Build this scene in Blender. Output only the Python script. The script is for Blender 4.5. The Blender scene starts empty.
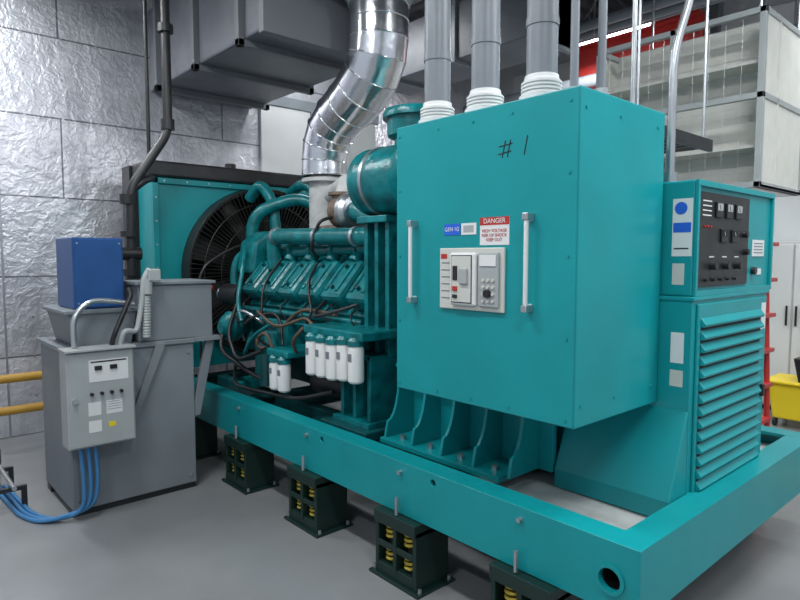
import bpy, bmesh, math, random
from mathutils import Vector, Matrix
random.seed(4)
S=bpy.context.scene
S.view_settings.view_transform='Standard'
V=Vector
# ---------------- materials ----------------
def mat(name,col,rough=.5,metal=0,noise=0,nscale=8,bump=0,bscale=40,spec=.5,emit=None,stretch=None):
    m=bpy.data.materials.new(name); m.use_nodes=True
    n=m.node_tree.nodes; l=m.node_tree.links; b=n['Principled BSDF']
    b.inputs['Base Color'].default_value=(*col,1); b.inputs['Roughness'].default_value=rough
    b.inputs['Metallic'].default_value=metal; b.inputs['Specular IOR Level'].default_value=spec
    tc=n.new('ShaderNodeTexCoord')
    if noise:
        t=n.new('ShaderNodeTexNoise'); t.inputs['Scale'].default_value=nscale; t.inputs['Detail'].default_value=5
        l.new(tc.outputs['Object'],t.inputs['Vector'])
        r=n.new('ShaderNodeValToRGB'); r.color_ramp.elements[0].position=.3; r.color_ramp.elements[1].position=.7
        r.color_ramp.elements[0].color=(*[c*(1-noise) for c in col],1); r.color_ramp.elements[1].color=(*[min(1,c*(1+noise)) for c in col],1)
        l.new(t.outputs['Fac'],r.inputs['Fac']); l.new(r.outputs['Color'],b.inputs['Base Color'])
    if bump:
        t=n.new('ShaderNodeTexNoise'); t.inputs['Scale'].default_value=bscale; t.inputs['Detail'].default_value=4
        l.new(tc.outputs['Object'],t.inputs['Vector'])
        bp=n.new('ShaderNodeBump'); bp.inputs['Strength'].default_value=bump; bp.inputs['Distance'].default_value=.02
        l.new(t.outputs['Fac'],bp.inputs['Height']); l.new(bp.outputs['Normal'],b.inputs['Normal'])
    if emit:
        b.inputs['Emission Color'].default_value=(*col,1); b.inputs['Emission Strength'].default_value=emit
    return m
TEAL=mat('teal_paint',(.004,.275,.298),.36,noise=.07,nscale=3,spec=.45)
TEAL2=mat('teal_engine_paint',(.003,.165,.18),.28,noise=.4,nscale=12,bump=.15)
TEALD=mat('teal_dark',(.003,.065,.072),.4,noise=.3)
GREY=mat('grey_enamel',(.19,.21,.23),.45,noise=.08,nscale=4)
LGREY=mat('light_grey_enamel',(.37,.39,.39),.45,noise=.05)
DUCT=mat('grey_duct_wrap',(.14,.148,.17),.4,noise=.15,nscale=3,bump=.2,bscale=6)
COND=mat('grey_conduit',(.21,.225,.25),.38,noise=.06)
BLACK=mat('black_iron',(.018,.018,.02),.4,noise=.3)
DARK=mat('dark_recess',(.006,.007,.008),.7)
FAN=mat('fan_black',(.022,.02,.018),.45)
BLADE=mat('fan_blade_black',(.010,.010,.010),.5)
STEEL=mat('galvanised_steel',(.52,.54,.56),.32,.85,noise=.1)
CHROME=mat('aluminium_jacket',(.85,.86,.89),.2,1,noise=.06,nscale=5,bump=.25,bscale=9)
ALU=mat('brushed_aluminium',(.62,.63,.65),.35,.8)
WHITE=mat('white_plastic',(.74,.74,.73),.4)
CREAM=mat('cream_plate',(.58,.58,.53),.4)
BLUE=mat('blue_paint',(.012,.07,.23),.4,noise=.08)
BHOSE=mat('blue_hose',(.05,.2,.42),.4)
BTAG=mat('blue_tag',(.02,.12,.62),.4)
RED=mat('red_paint',(.45,.03,.025),.4)
YEL=mat('yellow_plastic',(.85,.62,.02),.4)
YPIPE=mat('yellow_pipe_paint',(.5,.28,.04),.45)
GOLD=mat('yellow_spring',(.55,.42,.06),.35,.3)
MOUNT=mat('dark_green_mount',(.006,.025,.02),.4)
RUST=mat('rusty_cast',(.17,.12,.09),.7,noise=.4,nscale=15)
HOSE=mat('brown_hose',(.10,.065,.045),.5,noise=.3)
WRAP=mat('white_wrap',(.55,.55,.54),.7,noise=.12,bump=.4,bscale=30)
PALE=mat('pale_wall_paint',(.60,.61,.61),.6,noise=.04,nscale=2)
TRAY=mat('dusty_tray_grey',(.42,.43,.42),.6,noise=.25,nscale=6)
CEIL=mat('deck_grey',(.10,.105,.115),.5,.2)
JOIST=mat('joist_paint',(.16,.165,.18),.5)
LAMP=mat('lamp_tube',(1,1,1),.5,emit=9)
TAN=mat('beige_panel',(.66,.65,.60),.6,noise=.05)
FLOOR=mat('epoxy_floor',(.235,.24,.245),.24,noise=.18,nscale=1.1,bump=.04,bscale=3)
def foil():
    m=bpy.data.materials.new('foil_insulation'); m.use_nodes=True
    n=m.node_tree.nodes; l=m.node_tree.links; b=n['Principled BSDF']
    tc=n.new('ShaderNodeTexCoord'); sp=n.new('ShaderNodeSeparateXYZ'); cb=n.new('ShaderNodeCombineXYZ')
    l.new(tc.outputs['Object'],sp.inputs[0])
    ad=n.new('ShaderNodeMath'); ad.operation='ADD'; l.new(sp.outputs['X'],ad.inputs[0]); l.new(sp.outputs['Y'],ad.inputs[1])
    l.new(ad.outputs[0],cb.inputs['X']); l.new(sp.outputs['Z'],cb.inputs['Y'])
    br=n.new('ShaderNodeTexBrick'); br.inputs['Scale'].default_value=1; br.inputs['Brick Width'].default_value=2.4
    br.inputs['Row Height'].default_value=.71; br.inputs['Mortar Size'].default_value=.007; br.offset=.35; br.inputs['Mortar Smooth'].default_value=0
    br.inputs['Color1'].default_value=(.80,.79,.84,1); br.inputs['Color2'].default_value=(.68,.68,.73,1); br.inputs['Mortar'].default_value=(.22,.22,.25,1)
    l.new(cb.outputs[0],br.inputs['Vector'])
    nz=n.new('ShaderNodeTexNoise'); nz.inputs['Scale'].default_value=6; nz.inputs['Detail'].default_value=3; l.new(tc.outputs['Object'],nz.inputs['Vector'])
    vm=n.new('ShaderNodeVectorMath'); vm.operation='MULTIPLY_ADD'; vm.inputs[1].default_value=(.22,.22,.22)
    l.new(nz.outputs['Color'],vm.inputs[0]); l.new(tc.outputs['Object'],vm.inputs[2])
    vo=n.new('ShaderNodeTexVoronoi'); vo.inputs['Scale'].default_value=13; l.new(vm.outputs[0],vo.inputs['Vector'])
    v2=n.new('ShaderNodeTexVoronoi'); v2.inputs['Scale'].default_value=34; l.new(vm.outputs[0],v2.inputs['Vector'])
    ms=n.new('ShaderNodeMath'); ms.operation='MULTIPLY_ADD'; ms.inputs[1].default_value=.45
    l.new(v2.outputs['Distance'],ms.inputs[0]); l.new(vo.outputs['Distance'],ms.inputs[2])
    n4=n.new('ShaderNodeTexNoise'); n4.inputs['Scale'].default_value=5; n4.inputs['Detail'].default_value=9; n4.inputs['Roughness'].default_value=.75; l.new(tc.outputs['Object'],n4.inputs['Vector'])
    rp=n.new('ShaderNodeValToRGB'); rp.color_ramp.elements[0].position=.36; rp.color_ramp.elements[1].position=.56; rp.color_ramp.elements[0].color=(.5,.5,.53,1)
    l.new(n4.outputs['Fac'],rp.inputs['Fac'])
    mx=n.new('ShaderNodeMixRGB'); mx.blend_type='MULTIPLY'; mx.inputs[0].default_value=.5
    l.new(br.outputs['Color'],mx.inputs[1]); l.new(rp.outputs['Color'],mx.inputs[2]); l.new(mx.outputs[0],b.inputs['Base Color'])
    b.inputs['Metallic'].default_value=.65; b.inputs['Roughness'].default_value=.36
    bp=n.new('ShaderNodeBump'); bp.inputs['Strength'].default_value=.26; bp.inputs['Distance'].default_value=.02
    l.new(ms.outputs[0],bp.inputs['Height']); l.new(bp.outputs['Normal'],b.inputs['Normal'])
    return m
FOIL=foil()
# ---------------- helpers ----------------
def G(name,loc):
    o=bpy.data.objects.new(name,None); S.collection.objects.link(o); o.location=loc; o.empty_display_size=.1; return o
def fin(root,o):
    S.collection.objects.link(o)
    if root:
        o.parent=root; o.matrix_parent_inverse=Matrix.Translation(-root.location)
    return o
def meshobj(root,name,bm,m,smooth=False,bevel=0,loc=None):
    me=bpy.data.meshes.new(name); bm.normal_update(); bm.to_mesh(me); bm.free()
    me.materials.append(m)
    if smooth:
        for p in me.polygons: p.use_smooth=True
    o=bpy.data.objects.new(name,me); fin(root,o)
    if bevel:
        md=o.modifiers.new('bevel','BEVEL'); md.width=bevel; md.segments=2; md.limit_method='ANGLE'
    return o
def box(root,name,x0,x1,y0,y1,z0,z1,m,bevel=.004,rot=None):
    bm=bmesh.new(); bmesh.ops.create_cube(bm,size=1)
    c=V(((x0+x1)/2,(y0+y1)/2,(z0+z1)/2))
    M=Matrix.Diagonal((x1-x0,y1-y0,z1-z0,1))
    if rot is not None: M=rot.to_4x4()@M
    M=Matrix.Translation(c)@M
    bmesh.ops.transform(bm,matrix=M,verts=bm.verts)
    return meshobj(root,name,bm,m,bevel=bevel)
def boxes(root,name,lst,m,bevel=0):
    bm=bmesh.new()
    for (x0,x1,y0,y1,z0,z1) in lst:
        M=Matrix.Translation(((x0+x1)/2,(y0+y1)/2,(z0+z1)/2))@Matrix.Diagonal((x1-x0,y1-y0,z1-z0,1))
        bmesh.ops.create_cube(bm,size=1,matrix=M)
    return meshobj(root,name,bm,m,bevel=bevel)
def aim(p0,p1):
    d=(V(p1)-V(p0)).normalized()
    return d.to_track_quat('Z','Y').to_matrix().to_4x4()
def lathe(root,name,prof,p0,p1,m,segs=32,smooth=True,caps=True):
    M=Matrix.Translation(V(p0))@aim(p0,p1)
    bm=bmesh.new(); rings=[]
    for h,r in prof:
        rings.append([bm.verts.new(M@V((r*math.cos(2*math.pi*i/segs),r*math.sin(2*math.pi*i/segs),h))) for i in range(segs)])
    for a,b in zip(rings,rings[1:]):
        for i in range(segs):
            bm.faces.new((a[i],a[(i+1)%segs],b[(i+1)%segs],b[i]))
    if caps:
        bm.faces.new(list(reversed(rings[0]))); bm.faces.new(rings[-1])
    o=meshobj(root,name,bm,m,smooth=smooth)
    if smooth:
        md=o.modifiers.new('es','EDGE_SPLIT'); md.split_angle=math.radians(35)
    return o
def cyl(root,name,p0,p1,r,m,segs=24,r2=None,lip=0):
    L=(V(p1)-V(p0)).length; r2=r if r2 is None else r2
    return lathe(root,name,[(0,r),(L,r2)],p0,p1,m,segs)
def cyls(root,name,lst,m,segs=12):
    bm=bmesh.new()
    for p0,p1,r in lst:
        L=(V(p1)-V(p0)).length
        M=Matrix.Translation((V(p0)+V(p1))/2)@aim(p0,p1)
        bmesh.ops.create_cone(bm,cap_ends=True,segments=segs,radius1=r,radius2=r,depth=L,matrix=M)
    o=meshobj(root,name,bm,m,smooth=True)
    md=o.modifiers.new('es','EDGE_SPLIT'); md.split_angle=math.radians(35)
    return o
def fillet(pts,rad,n=6):
    pts=[V(p) for p in pts]; out=[pts[0]]
    for i in range(1,len(pts)-1):
        a,b,c=pts[i-1],pts[i],pts[i+1]
        d1=(a-b); d2=(c-b); k=min(rad,d1.length*.49,d2.length*.49)
        s=b+d1.normalized()*k; e=b+d2.normalized()*k
        for j in range(n+1):
            t=j/n; out.append(s*(1-t)**2+b*2*t*(1-t)+e*t*t)
    out.append(pts[-1]); return out
def tube(root,name,pts,r,m,rad=.1,res=6,n=6):
    cu=bpy.data.curves.new(name,'CURVE'); cu.dimensions='3D'; cu.bevel_depth=r; cu.bevel_resolution=res; cu.use_fill_caps=True
    P=fillet(pts,rad,n) if rad else [V(p) for p in pts]
    sp=cu.splines.new('POLY'); sp.points.add(len(P)-1)
    for i,p in enumerate(P): sp.points[i].co=(*p,1)
    sp.use_smooth=True
    cu.materials.append(m)
    o=bpy.data.objects.new(name,cu); return fin(root,o)
def wires(root,name,lines,r,m,res=2,cyc=False):
    cu=bpy.data.curves.new(name,'CURVE'); cu.dimensions='3D'; cu.bevel_depth=r; cu.bevel_resolution=res
    for P in lines:
        sp=cu.splines.new('POLY'); sp.points.add(len(P)-1)
        for i,p in enumerate(P): sp.points[i].co=(*p,1)
        sp.use_cyclic_u=cyc
    cu.materials.append(m); o=bpy.data.objects.new(name,cu); return fin(root,o)
def text(root,name,s,loc,size,m,face='-Y',ext=.0008,al='CENTER'):
    cu=bpy.data.curves.new(name,'FONT'); cu.body=s; cu.size=size; cu.extrude=ext; cu.align_x=al; cu.align_y='CENTER'
    cu.materials.append(m); o=bpy.data.objects.new(name,cu)
    o.location=loc
    o.rotation_euler=(math.pi/2,0,0) if face=='-Y' else (math.pi/2,0,math.pi/2)
    return fin(root,o)
def prism(root,name,poly,axis,a0,a1,m,bevel=0):
    bm=bmesh.new()
    def P(u,v,a):
        return {'X':(a,u,v),'Y':(u,a,v),'Z':(u,v,a)}[axis]
    A=[bm.verts.new(P(u,v,a0)) for u,v in poly]; B=[bm.verts.new(P(u,v,a1)) for u,v in poly]
    n=len(poly); bm.faces.new(A); bm.faces.new(list(reversed(B)))
    for i in range(n): bm.faces.new((A[i],B[i],B[(i+1)%n],A[(i+1)%n]))
    bmesh.ops.recalc_face_normals(bm,faces=bm.faces)
    return meshobj(root,name,bm,m,bevel=bevel)
def bolts(root,name,pts,axis,m,r=.009,h=.008):
    d={'-Y':V((0,-1,0)),'X':V((1,0,0)),'Z':V((0,0,1))}[axis]
    return cyls(root,name,[(V(p),V(p)+d*h,r) for p in pts],m,6)
def gored(root,name,pts,r,m,bead=True,segs=36,rr=None):
    pts=[V(p) for p in pts]; bm=bmesh.new(); n=len(pts)
    up=V((0,1,0)); rings=[]
    for i in range(n):
        if i==0: t=pts[1]-pts[0]
        elif i==n-1: t=pts[-1]-pts[-2]
        else: t=((pts[i]-pts[i-1]).normalized()+(pts[i+1]-pts[i]).normalized())
        t.normalize(); a=up.cross(t).normalized(); b=t.cross(a)
        R=r if rr is None else rr[i]
        rings.append([pts[i]+(a*math.cos(2*math.pi*k/segs)+b*math.sin(2*math.pi*k/segs))*R for k in range(segs)])
    for i in range(n-1):
        A=[bm.verts.new(p) for p in rings[i]]; B=[bm.verts.new(p) for p in rings[i+1]]
        for k in range(segs): bm.faces.new((A[k],A[(k+1)%segs],B[(k+1)%segs],B[k]))
    bmesh.ops.recalc_face_normals(bm,faces=bm.faces)
    meshobj(root,name,bm,m,smooth=True)
    if bead: wires(root,name+'_beads',rings,.006,m,2,True)

# ---------------- room ----------------
XW=-6.25; YW=7.6; ZC=4.7
def slab(name,x0,x1,y0,y1,z0,z1,m):
    return box(None,name,x0,x1,y0,y1,z0,z1,m,0)
slab('floor',XW,3.2,-3.2,YW,-.1,0,FLOOR)
slab('wall_left',XW-.15,XW,-3.2,YW+.15,-.1,ZC,FOIL)
slab('wall_back',XW,3.2,YW,YW+.15,-.1,ZC,PALE)
bm=bmesh.new(); x=XW; prof=[]
while x<3.2:
    prof+= [(x,ZC),(x+.09,ZC),(x+.12,ZC+.06),(x+.21,ZC+.06),(x+.24,ZC)]; x+=.24
A=[bm.verts.new((p[0],-3.2,p[1])) for p in prof]; B=[bm.verts.new((p[0],YW+.1,p[1])) for p in prof]
for i in range(len(prof)-1):
    if (A[i].co-A[i+1].co).length>1e-5: bm.faces.new((A[i],A[i+1],B[i+1],B[i]))
meshobj(None,'ceiling',bm,CEIL)
boxes(None,'trim_1',[(XW,3.2,YW-.03,YW,0,.12)],GREY)
r=G('insulation_seam_tape',(XW+.001,0,2))
boxes(r,'tape_rows',[(XW,XW+.003,-3.2,3.4,z-.02,z+.02) for z in (1.42,2.84,4.26)],FOIL)
boxes(r,'batten_strips',[(XW,XW+.012,y-.008,y+.008,.0,ZC) for y in (-.9,.95)],STEEL)
cyls(r,'insulation_pins',[((XW,-2.8+.305*i,.35+.355*j),(XW+.004,-2.8+.305*i,.35+.355*j),.012) for i in range(20) for j in range(12)],STEEL,8)
r=G('wall_panel',(XW+.03,4.2,0))
box(r,'panel_sheet',XW,XW+.05,3.45,4.12,0,3.3,PALE)
box(r,'panel_sheet_2',XW,XW+.05,4.16,5.1,0,3.3,LGREY)
box(r,'panel_frame',XW,XW+.08,4.10,4.18,0,3.3,GREY)
box(r,'panel_head',XW,XW+.06,3.4,5.15,3.3,3.42,GREY)
r=G('wall_panel.001',(-2,YW-.03,2))
for i in range(5):
    box(r,'bay_%d'%i,-5.9+i*1.25,-4.7+i*1.25,YW-.05,YW,2.9,4.3,WHITE)
box(r,'girt',-6,1,YW-.12,YW,2.72,2.86,GREY)
box(r,'stud',-3.05,-2.93,YW-.14,YW,0,ZC,GREY)
def joist(i,y):
    r=G('ceiling_joist' if i==0 else 'ceiling_joist.%03d'%i,(-2,y,ZC-.3))
    box(r,'top_chord',XW,3.2,y-.05,y+.05,ZC-.06,ZC,JOIST,0)
    box(r,'bottom_chord',XW,3.2,y-.05,y+.05,ZC-.5,ZC-.45,JOIST,0)
    L=[];x=XW;k=0
    while x<3:
        z0,z1=(ZC-.47,ZC-.03) if k%2==0 else (ZC-.03,ZC-.47)
        L.append(((x,y,z0),(x+.35,y,z1),.014)); x+=.35;k+=1
    cyls(r,'web',L,JOIST,8)
for i,y in enumerate([1.1,2.6,4.1,5.3,6.5]): joist(i,y)
r=G('ceiling_conduit_run',(-2,5.6,3.9))
for i,(y,z,rad) in enumerate([(5.7,3.95,.05),(5.9,3.95,.05),(6.9,3.75,.09),(6.15,4.0,.03)]):
    cyl(r,'conduit_%d'%i,(XW,y,z),(2.5,y,z),rad,COND)
for i in range(5): cyls(r,'hanger_%d'%i,[((-5+i*1.5,5.8,ZC),(-5+i*1.5,5.8,3.88),.008)],STEEL,6)
r=G('ventilation_duct',(-3.8,4.9,3.9))
box(r,'duct',-5.6,-3.35,4.55,5.15,3.55,4.1,DUCT,.01)
boxes(r,'duct_flanges',[(x,x+.04,4.52,5.18,3.52,4.13) for x in (-5.2,-4.3,-3.39)],COND,.003)
cyls(r,'rods',[((x,y,4.08),(x,y,ZC),.008) for x in (-5.3,-3.6) for y in (4.58,5.12)],STEEL,6)
def lamp(i,x,y,z,L=1.2,e=50):
    r=G('fluorescent_ceiling_light' if i==0 else 'fluorescent_ceiling_light.%03d'%i,(x,y,z))
    prism(r,'housing',[(y-.11,z),(y+.11,z),(y+.05,z+.07),(y-.05,z+.07)],'X',x-L/2,x+L/2,WHITE)
    cyls(r,'tubes',[((x-L/2+.03,y-.05,z-.018),(x+L/2-.03,y-.05,z-.018),.014),((x-L/2+.03,y+.05,z-.018),(x+L/2-.03,y+.05,z-.018),.014)],LAMP)
    cyls(r,'rods',[((x-L/3,y,z+.05),(x-L/3,y,ZC),.005),((x+L/3,y,z+.05),(x+L/3,y,ZC),.005)],STEEL,6)
    ld=bpy.data.lights.new('tube_light','AREA'); ld.shape='RECTANGLE'; ld.size=L; ld.size_y=.22; ld.energy=e; ld.color=(.93,.98,1)
    o=bpy.data.objects.new('tube_light',ld); fin(r,o); o.location=(x,y,z-.05)
for i,(x,y,e) in enumerate([(-3.75,6.3,72),(-.9,5.8,80),(-5.2,.6,52),(-2.7,.5,58),(.6,.6,60),(-.2,2.9,76),(1.6,4.2,62),(-5.5,3.75,34),(-1.2,-1.4,54)]):
    lamp(i,x,y,4.05 if i!=7 else 4.25,1.2,e)
w=bpy.data.worlds.new('World'); S.world=w; w.use_nodes=True
w.node_tree.nodes['Background'].inputs[0].default_value=(.78,.87,1,1); w.node_tree.nodes['Background'].inputs[1].default_value=.52

r=G('red_steel_beam',(-3.6,7.0,3.8))
boxes(r,'beam',[(-4.5,-2.9,6.86,7.14,4.2,4.25),(-4.5,-2.9,6.86,7.14,3.55,3.6),(-4.5,-2.9,6.98,7.02,3.6,4.2)],RED,.004)
cyls(r,'hanger',[((-4.3,7,4.25),(-4.3,7,ZC),.012),((-3.1,7,4.25),(-3.1,7,ZC),.012)],STEEL,8)

# ---------------- skid ----------------
sk=G('generator_skid_base',(-3.1,2.95,.33))
zb,zt=.34,.60; yF,yB=1.94,3.97; xN,xFar=-.95,-5.45
def rail(nm,y0,sgn):
    w=box(sk,nm+'_web',xFar,xN,min(y0,y0+.02*sgn),max(y0,y0+.02*sgn),zb,zt,TEAL,.003)
    boxes(sk,nm+'_flanges',[(xFar,xN-.019,min(y0+.019*sgn,y0+.12*sgn),max(y0+.019*sgn,y0+.12*sgn),zt-.018,zt-.001),(xFar,xN-.019,min(y0+.019*sgn,y0+.10*sgn),max(y0+.019*sgn,y0+.10*sgn),zb,zb+.018)],TEAL,0)
    return w
wb=rail('front_rail',yF,1); rail('back_rail',yB,-1)
cutm=bmesh.new()
for (x,z,rad) in [(-1.06,.46,.042),(-1.95,.555,.016),(-2.85,.555,.016),(-4.9,.46,.042)]:
    bmesh.ops.create_cone(cutm,cap_ends=True,segments=28,radius1=rad,radius2=rad,depth=.2,matrix=Matrix.Translation((x,yF,z))@Matrix.Rotation(math.pi/2,4,'X'))
me=bpy.data.meshes.new('cut'); cutm.to_mesh(me); cutm.free(); co=bpy.data.objects.new('rail_hole_cutter',me); S.collection.objects.link(co)
md=wb.modifiers.new('b','BOOLEAN'); md.object=co; md.operation='DIFFERENCE'; wb.modifiers.move(1,0)
bpy.context.view_layer.update()
dg=bpy.context.evaluated_depsgraph_get(); nm=bpy.data.meshes.new_from_object(wb.evaluated_get(dg)); wb.modifiers.clear(); wb.data=nm
bpy.data.objects.remove(co)
lathe(sk,'lifting_eye_ring',[(.0,.056),(.008,.056),(.008,.042),(-.02,.042)],(-1.06,yF,.46),(-1.06,yF-1,.46),TEAL,32,caps=False)
lathe(sk,'lifting_eye_sleeve',[(0,.046),(.09,.046),(.09,.001)],(-1.06,yF+.021,.46),(-1.06,yF+1,.46),DARK,32,caps=False)
box(sk,'end_beam_web',xN-.02,xN-.0005,yF+.019,yB-.019,zb,zt-.0005,TEAL,0)
boxes(sk,'end_beam_flanges',[(xN-.12,xN-.02,yF+.12,yB-.12,zt-.018,zt-.0015),(xN-.12,xN-.02,yF+.12,yB-.12,zb,zb+.018)],TEAL,0)
for i,x in enumerate([-1.75,-2.6,-3.4,-4.3,-5.4]):
    boxes(sk,'cross_member_%d'%i,[(x-.06,x+.06,yF+.13,yB-.13,.48,.50),(x-.006,x+.006,yF+.02,yB-.02,.345,.48),(x-.06,x+.06,yF+.13,yB-.13,.345,.36)],TEALD,.002)
boxes(sk,'inner_rails',[(-5.3,-1.66,2.45,2.54,.36,.50),(-5.3,-1.08,3.36,3.48,.36,.48)],TEALD,.004)
box(sk,'drip_tray',-1.95,-.975,yF+.03,yB-.03,.502,.510,TRAY,.001)
bolts(sk,'rail_bolts',[(x,yF,zt-.05) for x in (-2.17,-3.0,-3.85,-1.45)],'-Y',STEEL,.011,.02)
cyls(sk,'mount_studs',[((x,yF-.03,zb+.002),(x,yF-.03,zb+.09),.009) for x in (-2.17,-3.0,-3.85,-1.45)],STEEL,8)

def helix(c,R,h,turns,n=16):
    return [(c[0]+R*math.cos(2*math.pi*i/n),c[1]+R*math.sin(2*math.pi*i/n),c[2]+h*i/(turns*n)) for i in range(int(turns*n)+1)]
k=0
for y in (yF+.07,yB-.07):
    for x in (-1.42,-2.17,-3.0,-3.85,-4.75):
        r=G('spring_vibration_isolator' if k==0 else 'spring_vibration_isolator.%03d'%k,(x,y,0)); k+=1
        boxes(r,'base_plate',[(x-.18,x+.18,y-.13,y+.13,0,.014)],MOUNT,.002)
        boxes(r,'housing',[(x-.15,x-.125,y-.11,y+.11,.014,.30),(x+.125,x+.15,y-.11,y+.11,.014,.30),(x-.15,x+.15,y-.12,y+.12,.275,.337),(x-.125,x+.125,y-.11,y+.11,.014,.07),(x-.012,x+.012,y-.115,y+.11,.05,.285),(x-.125,x+.125,y-.112,y-.1,.155,.185)],MOUNT,.003)
        wires(r,'springs',[helix((x+sx*.068,y+sy*.055,zz),.034,.075,3) for sx in(-1,1) for sy in (-1,1) for zz in (.075,.19)],.0085,GOLD,3)
        cyls(r,'inner_guides',[((x+sx*.068,y+sy*.055,.05),(x+sx*.068,y+sy*.055,.285),.022) for sx in(-1,1) for sy in(-1,1)],BLACK,12)
        bolts(r,'anchor_bolts',[(x+sx*.165,y+sy*.1,.014) for sx in(-1,1) for sy in(-1,1)],'Z',STEEL,.01,.02)

# ---------------- breaker enclosure ----------------
bb=G('circuit_breaker_enclosure',(-1.69,2.24,.97))
bx0,bx1,by0,by1,bz0,bz1=-2.175,-1.205,1.92,2.565,.97,2.198
box(bb,'cabinet',bx0,bx1,by0,by1,bz0,bz1,TEAL,.006)
box(bb,'cabinet_door',bx0+.004,bx1-.004,by0-.006,by0,bz0+.004,bz1-.004,TEAL,.003)
for i,x in enumerate((-2.04,-1.40)):
    tube(bb,'door_handle_%d'%i,[(x,by0,1.41),(x,by0-.04,1.41),(x,by0-.04,1.74),(x,by0,1.74)],.009,WHITE,.012)
    boxes(bb,'handle_plates_%d'%i,[(x-.013,x+.013,by0-.052,by0-.006,1.735,1.762),(x-.013,x+.013,by0-.052,by0-.006,1.388,1.415)],STEEL,.003)
Y=by0-.006
box(bb,'breaker_bezel',-1.875,-1.52,Y-.012,Y,1.375,1.635,CREAM,.004)
box(bb,'breaker_body',-1.80,-1.655,Y-.03,Y-.012,1.395,1.615,WHITE,.01)
boxes(bb,'breaker_window_outline',[(-1.788,-1.672,Y-.032,Y-.03,1.405,1.605)],BLACK,.001)
box(bb,'breaker_window',-1.784,-1.676,Y-.034,Y-.03,1.409,1.601,CREAM,.001)
box(bb,'breaker_indicator',-1.775,-1.75,Y-.038,Y-.03,1.50,1.56,BLACK,.002)
box(bb,'trip_button',-1.775,-1.75,Y-.04,Y-.03,1.455,1.475,RED,.002)
box(bb,'reset_button',-1.775,-1.75,Y-.04,Y-.03,1.425,1.44,BLACK,.002)
box(bb,'spring_charge_handle',-1.735,-1.69,Y-.045,Y-.03,1.485,1.55,LGREY,.004)
box(bb,'trip_unit',-1.645,-1.54,Y-.024,Y-.012,1.395,1.615,LGREY,.004)
box(bb,'trip_unit_display',-1.635,-1.55,Y-.028,Y-.024,1.56,1.605,WHITE,.001)
cyls(bb,'trip_unit_dials',[((-1.615+.025*(i%3),Y-.024,1.42+.028*(i//3)),(-1.615+.025*(i%3),Y-.03,1.42+.028*(i//3)),.007) for i in range(12)],CREAM,10)
cyls(bb,'trip_unit_rotary_knob',[((-1.59,Y-.024,1.45),(-1.59,Y-.04,1.45),.016)],BLACK,16)
boxes(bb,'bezel_text_lines',[(-1.862,-1.815,Y-.0135,Y-.012,1.42+.03*i,1.424+.03*i) for i in range(6)],GREY)
box(bb,'bezel_tag',-1.865,-1.83,Y-.0135,Y-.012,1.59,1.61,RED,0)
box(bb,'danger_label',-1.655,-1.505,Y-.0015,Y,1.645,1.757,WHITE,0)
box(bb,'danger_band',-1.655,-1.505,Y-.002,Y-.0015,1.725,1.757,RED,0)
text(bb,'danger_text','DANGER',(-1.58,Y-.0025,1.741),.028,WHITE,ext=.0003)
text(bb,'danger_body','HIGH VOLTAGE\nRISK OF SHOCK\nKEEP OUT',(-1.58,Y-.0025,1.684),.018,RED,ext=.0003)
box(bb,'blue_tag',-1.857,-1.765,Y-.002,Y,1.69,1.738,BTAG,0)
text(bb,'blue_tag_text','GEN 1G',(-1.811,Y-.003,1.714),.024,WHITE,ext=.0003)
box(bb,'white_tag',-1.758,-1.675,Y-.002,Y,1.69,1.738,WHITE,0)
box(bb,'white_tag_blot',-1.745,-1.69,Y-.003,Y-.002,1.70,1.728,LGREY,0)
wires(bb,'chalk_number',[[(-1.545,Y-.001,1.985),(-1.53,Y-.001,2.05)],[(-1.52,Y-.001,1.985),(-1.505,Y-.001,2.05)],[(-1.56,Y-.001,2.03),(-1.495,Y-.001,2.036)],[(-1.565,Y-.001,2.0),(-1.50,Y-.001,2.008)],[(-1.44,Y-.001,1.985),(-1.425,Y-.001,2.055)]],.002,BLACK,1)
bolts(bb,'door_screws',[(x,Y,z) for x in (-2.15,-1.24) for z in (1.0,1.3,1.6,1.9,2.15)]+[(x,Y,z) for z in (1.0,2.15) for x in (-1.9,-1.7,-1.5)],'-Y',TEAL,.006,.004)
bolts(bb,'side_screws',[(bx1,y,z) for y in (1.96,2.2,2.5) for z in (1.05,2.13)],'X',TEAL,.007,.004)

def bigcond(i,x,y):
    r=G('conduit_riser' if i==0 else 'conduit_riser.%03d'%i,(x,y,bz1))
    prof=[(0,.088),(.03,.088),(.03,.072)]
    for k in range(4): prof+=[(.034+.014*k,.080),(.041+.014*k,.080),(.041+.014*k,.073),(.048+.014*k,.073)]
    prof+=[(.095,.068),(.11,.066)]
    lathe(r,'hub_fitting',prof,(x,y,bz1),(x,y,bz1+1),WHITE,40)
    lathe(r,'grey_tube',[(.1,.0605),(1.55,.0605),(1.55,.066),(1.65,.066),(1.65,.0605),(2.45,.0605)],(x,y,bz1),(x,y,bz1+1),COND,40)
    lathe(r,'tube_clamp',[(.30,.064),(.33,.064)],(x,y,bz1),(x,y,bz1+1),COND,40)
for i,x in enumerate((-2.05,-1.76,-1.47)): bigcond(i,x,2.06)
for i,(x,y) in enumerate([(-1.31,2.04),(-1.25,2.13)]):
    r=G('rigid_conduit' if i==0 else 'rigid_conduit.%03d'%i,(x,y,bz1))
    cyl(r,'pipe',(x,y,bz1),(x,y,ZC),.016,COND,16); cyl(r,'locknut',(x,y,bz1),(x,y,bz1+.03),.028,STEEL,8)

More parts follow.
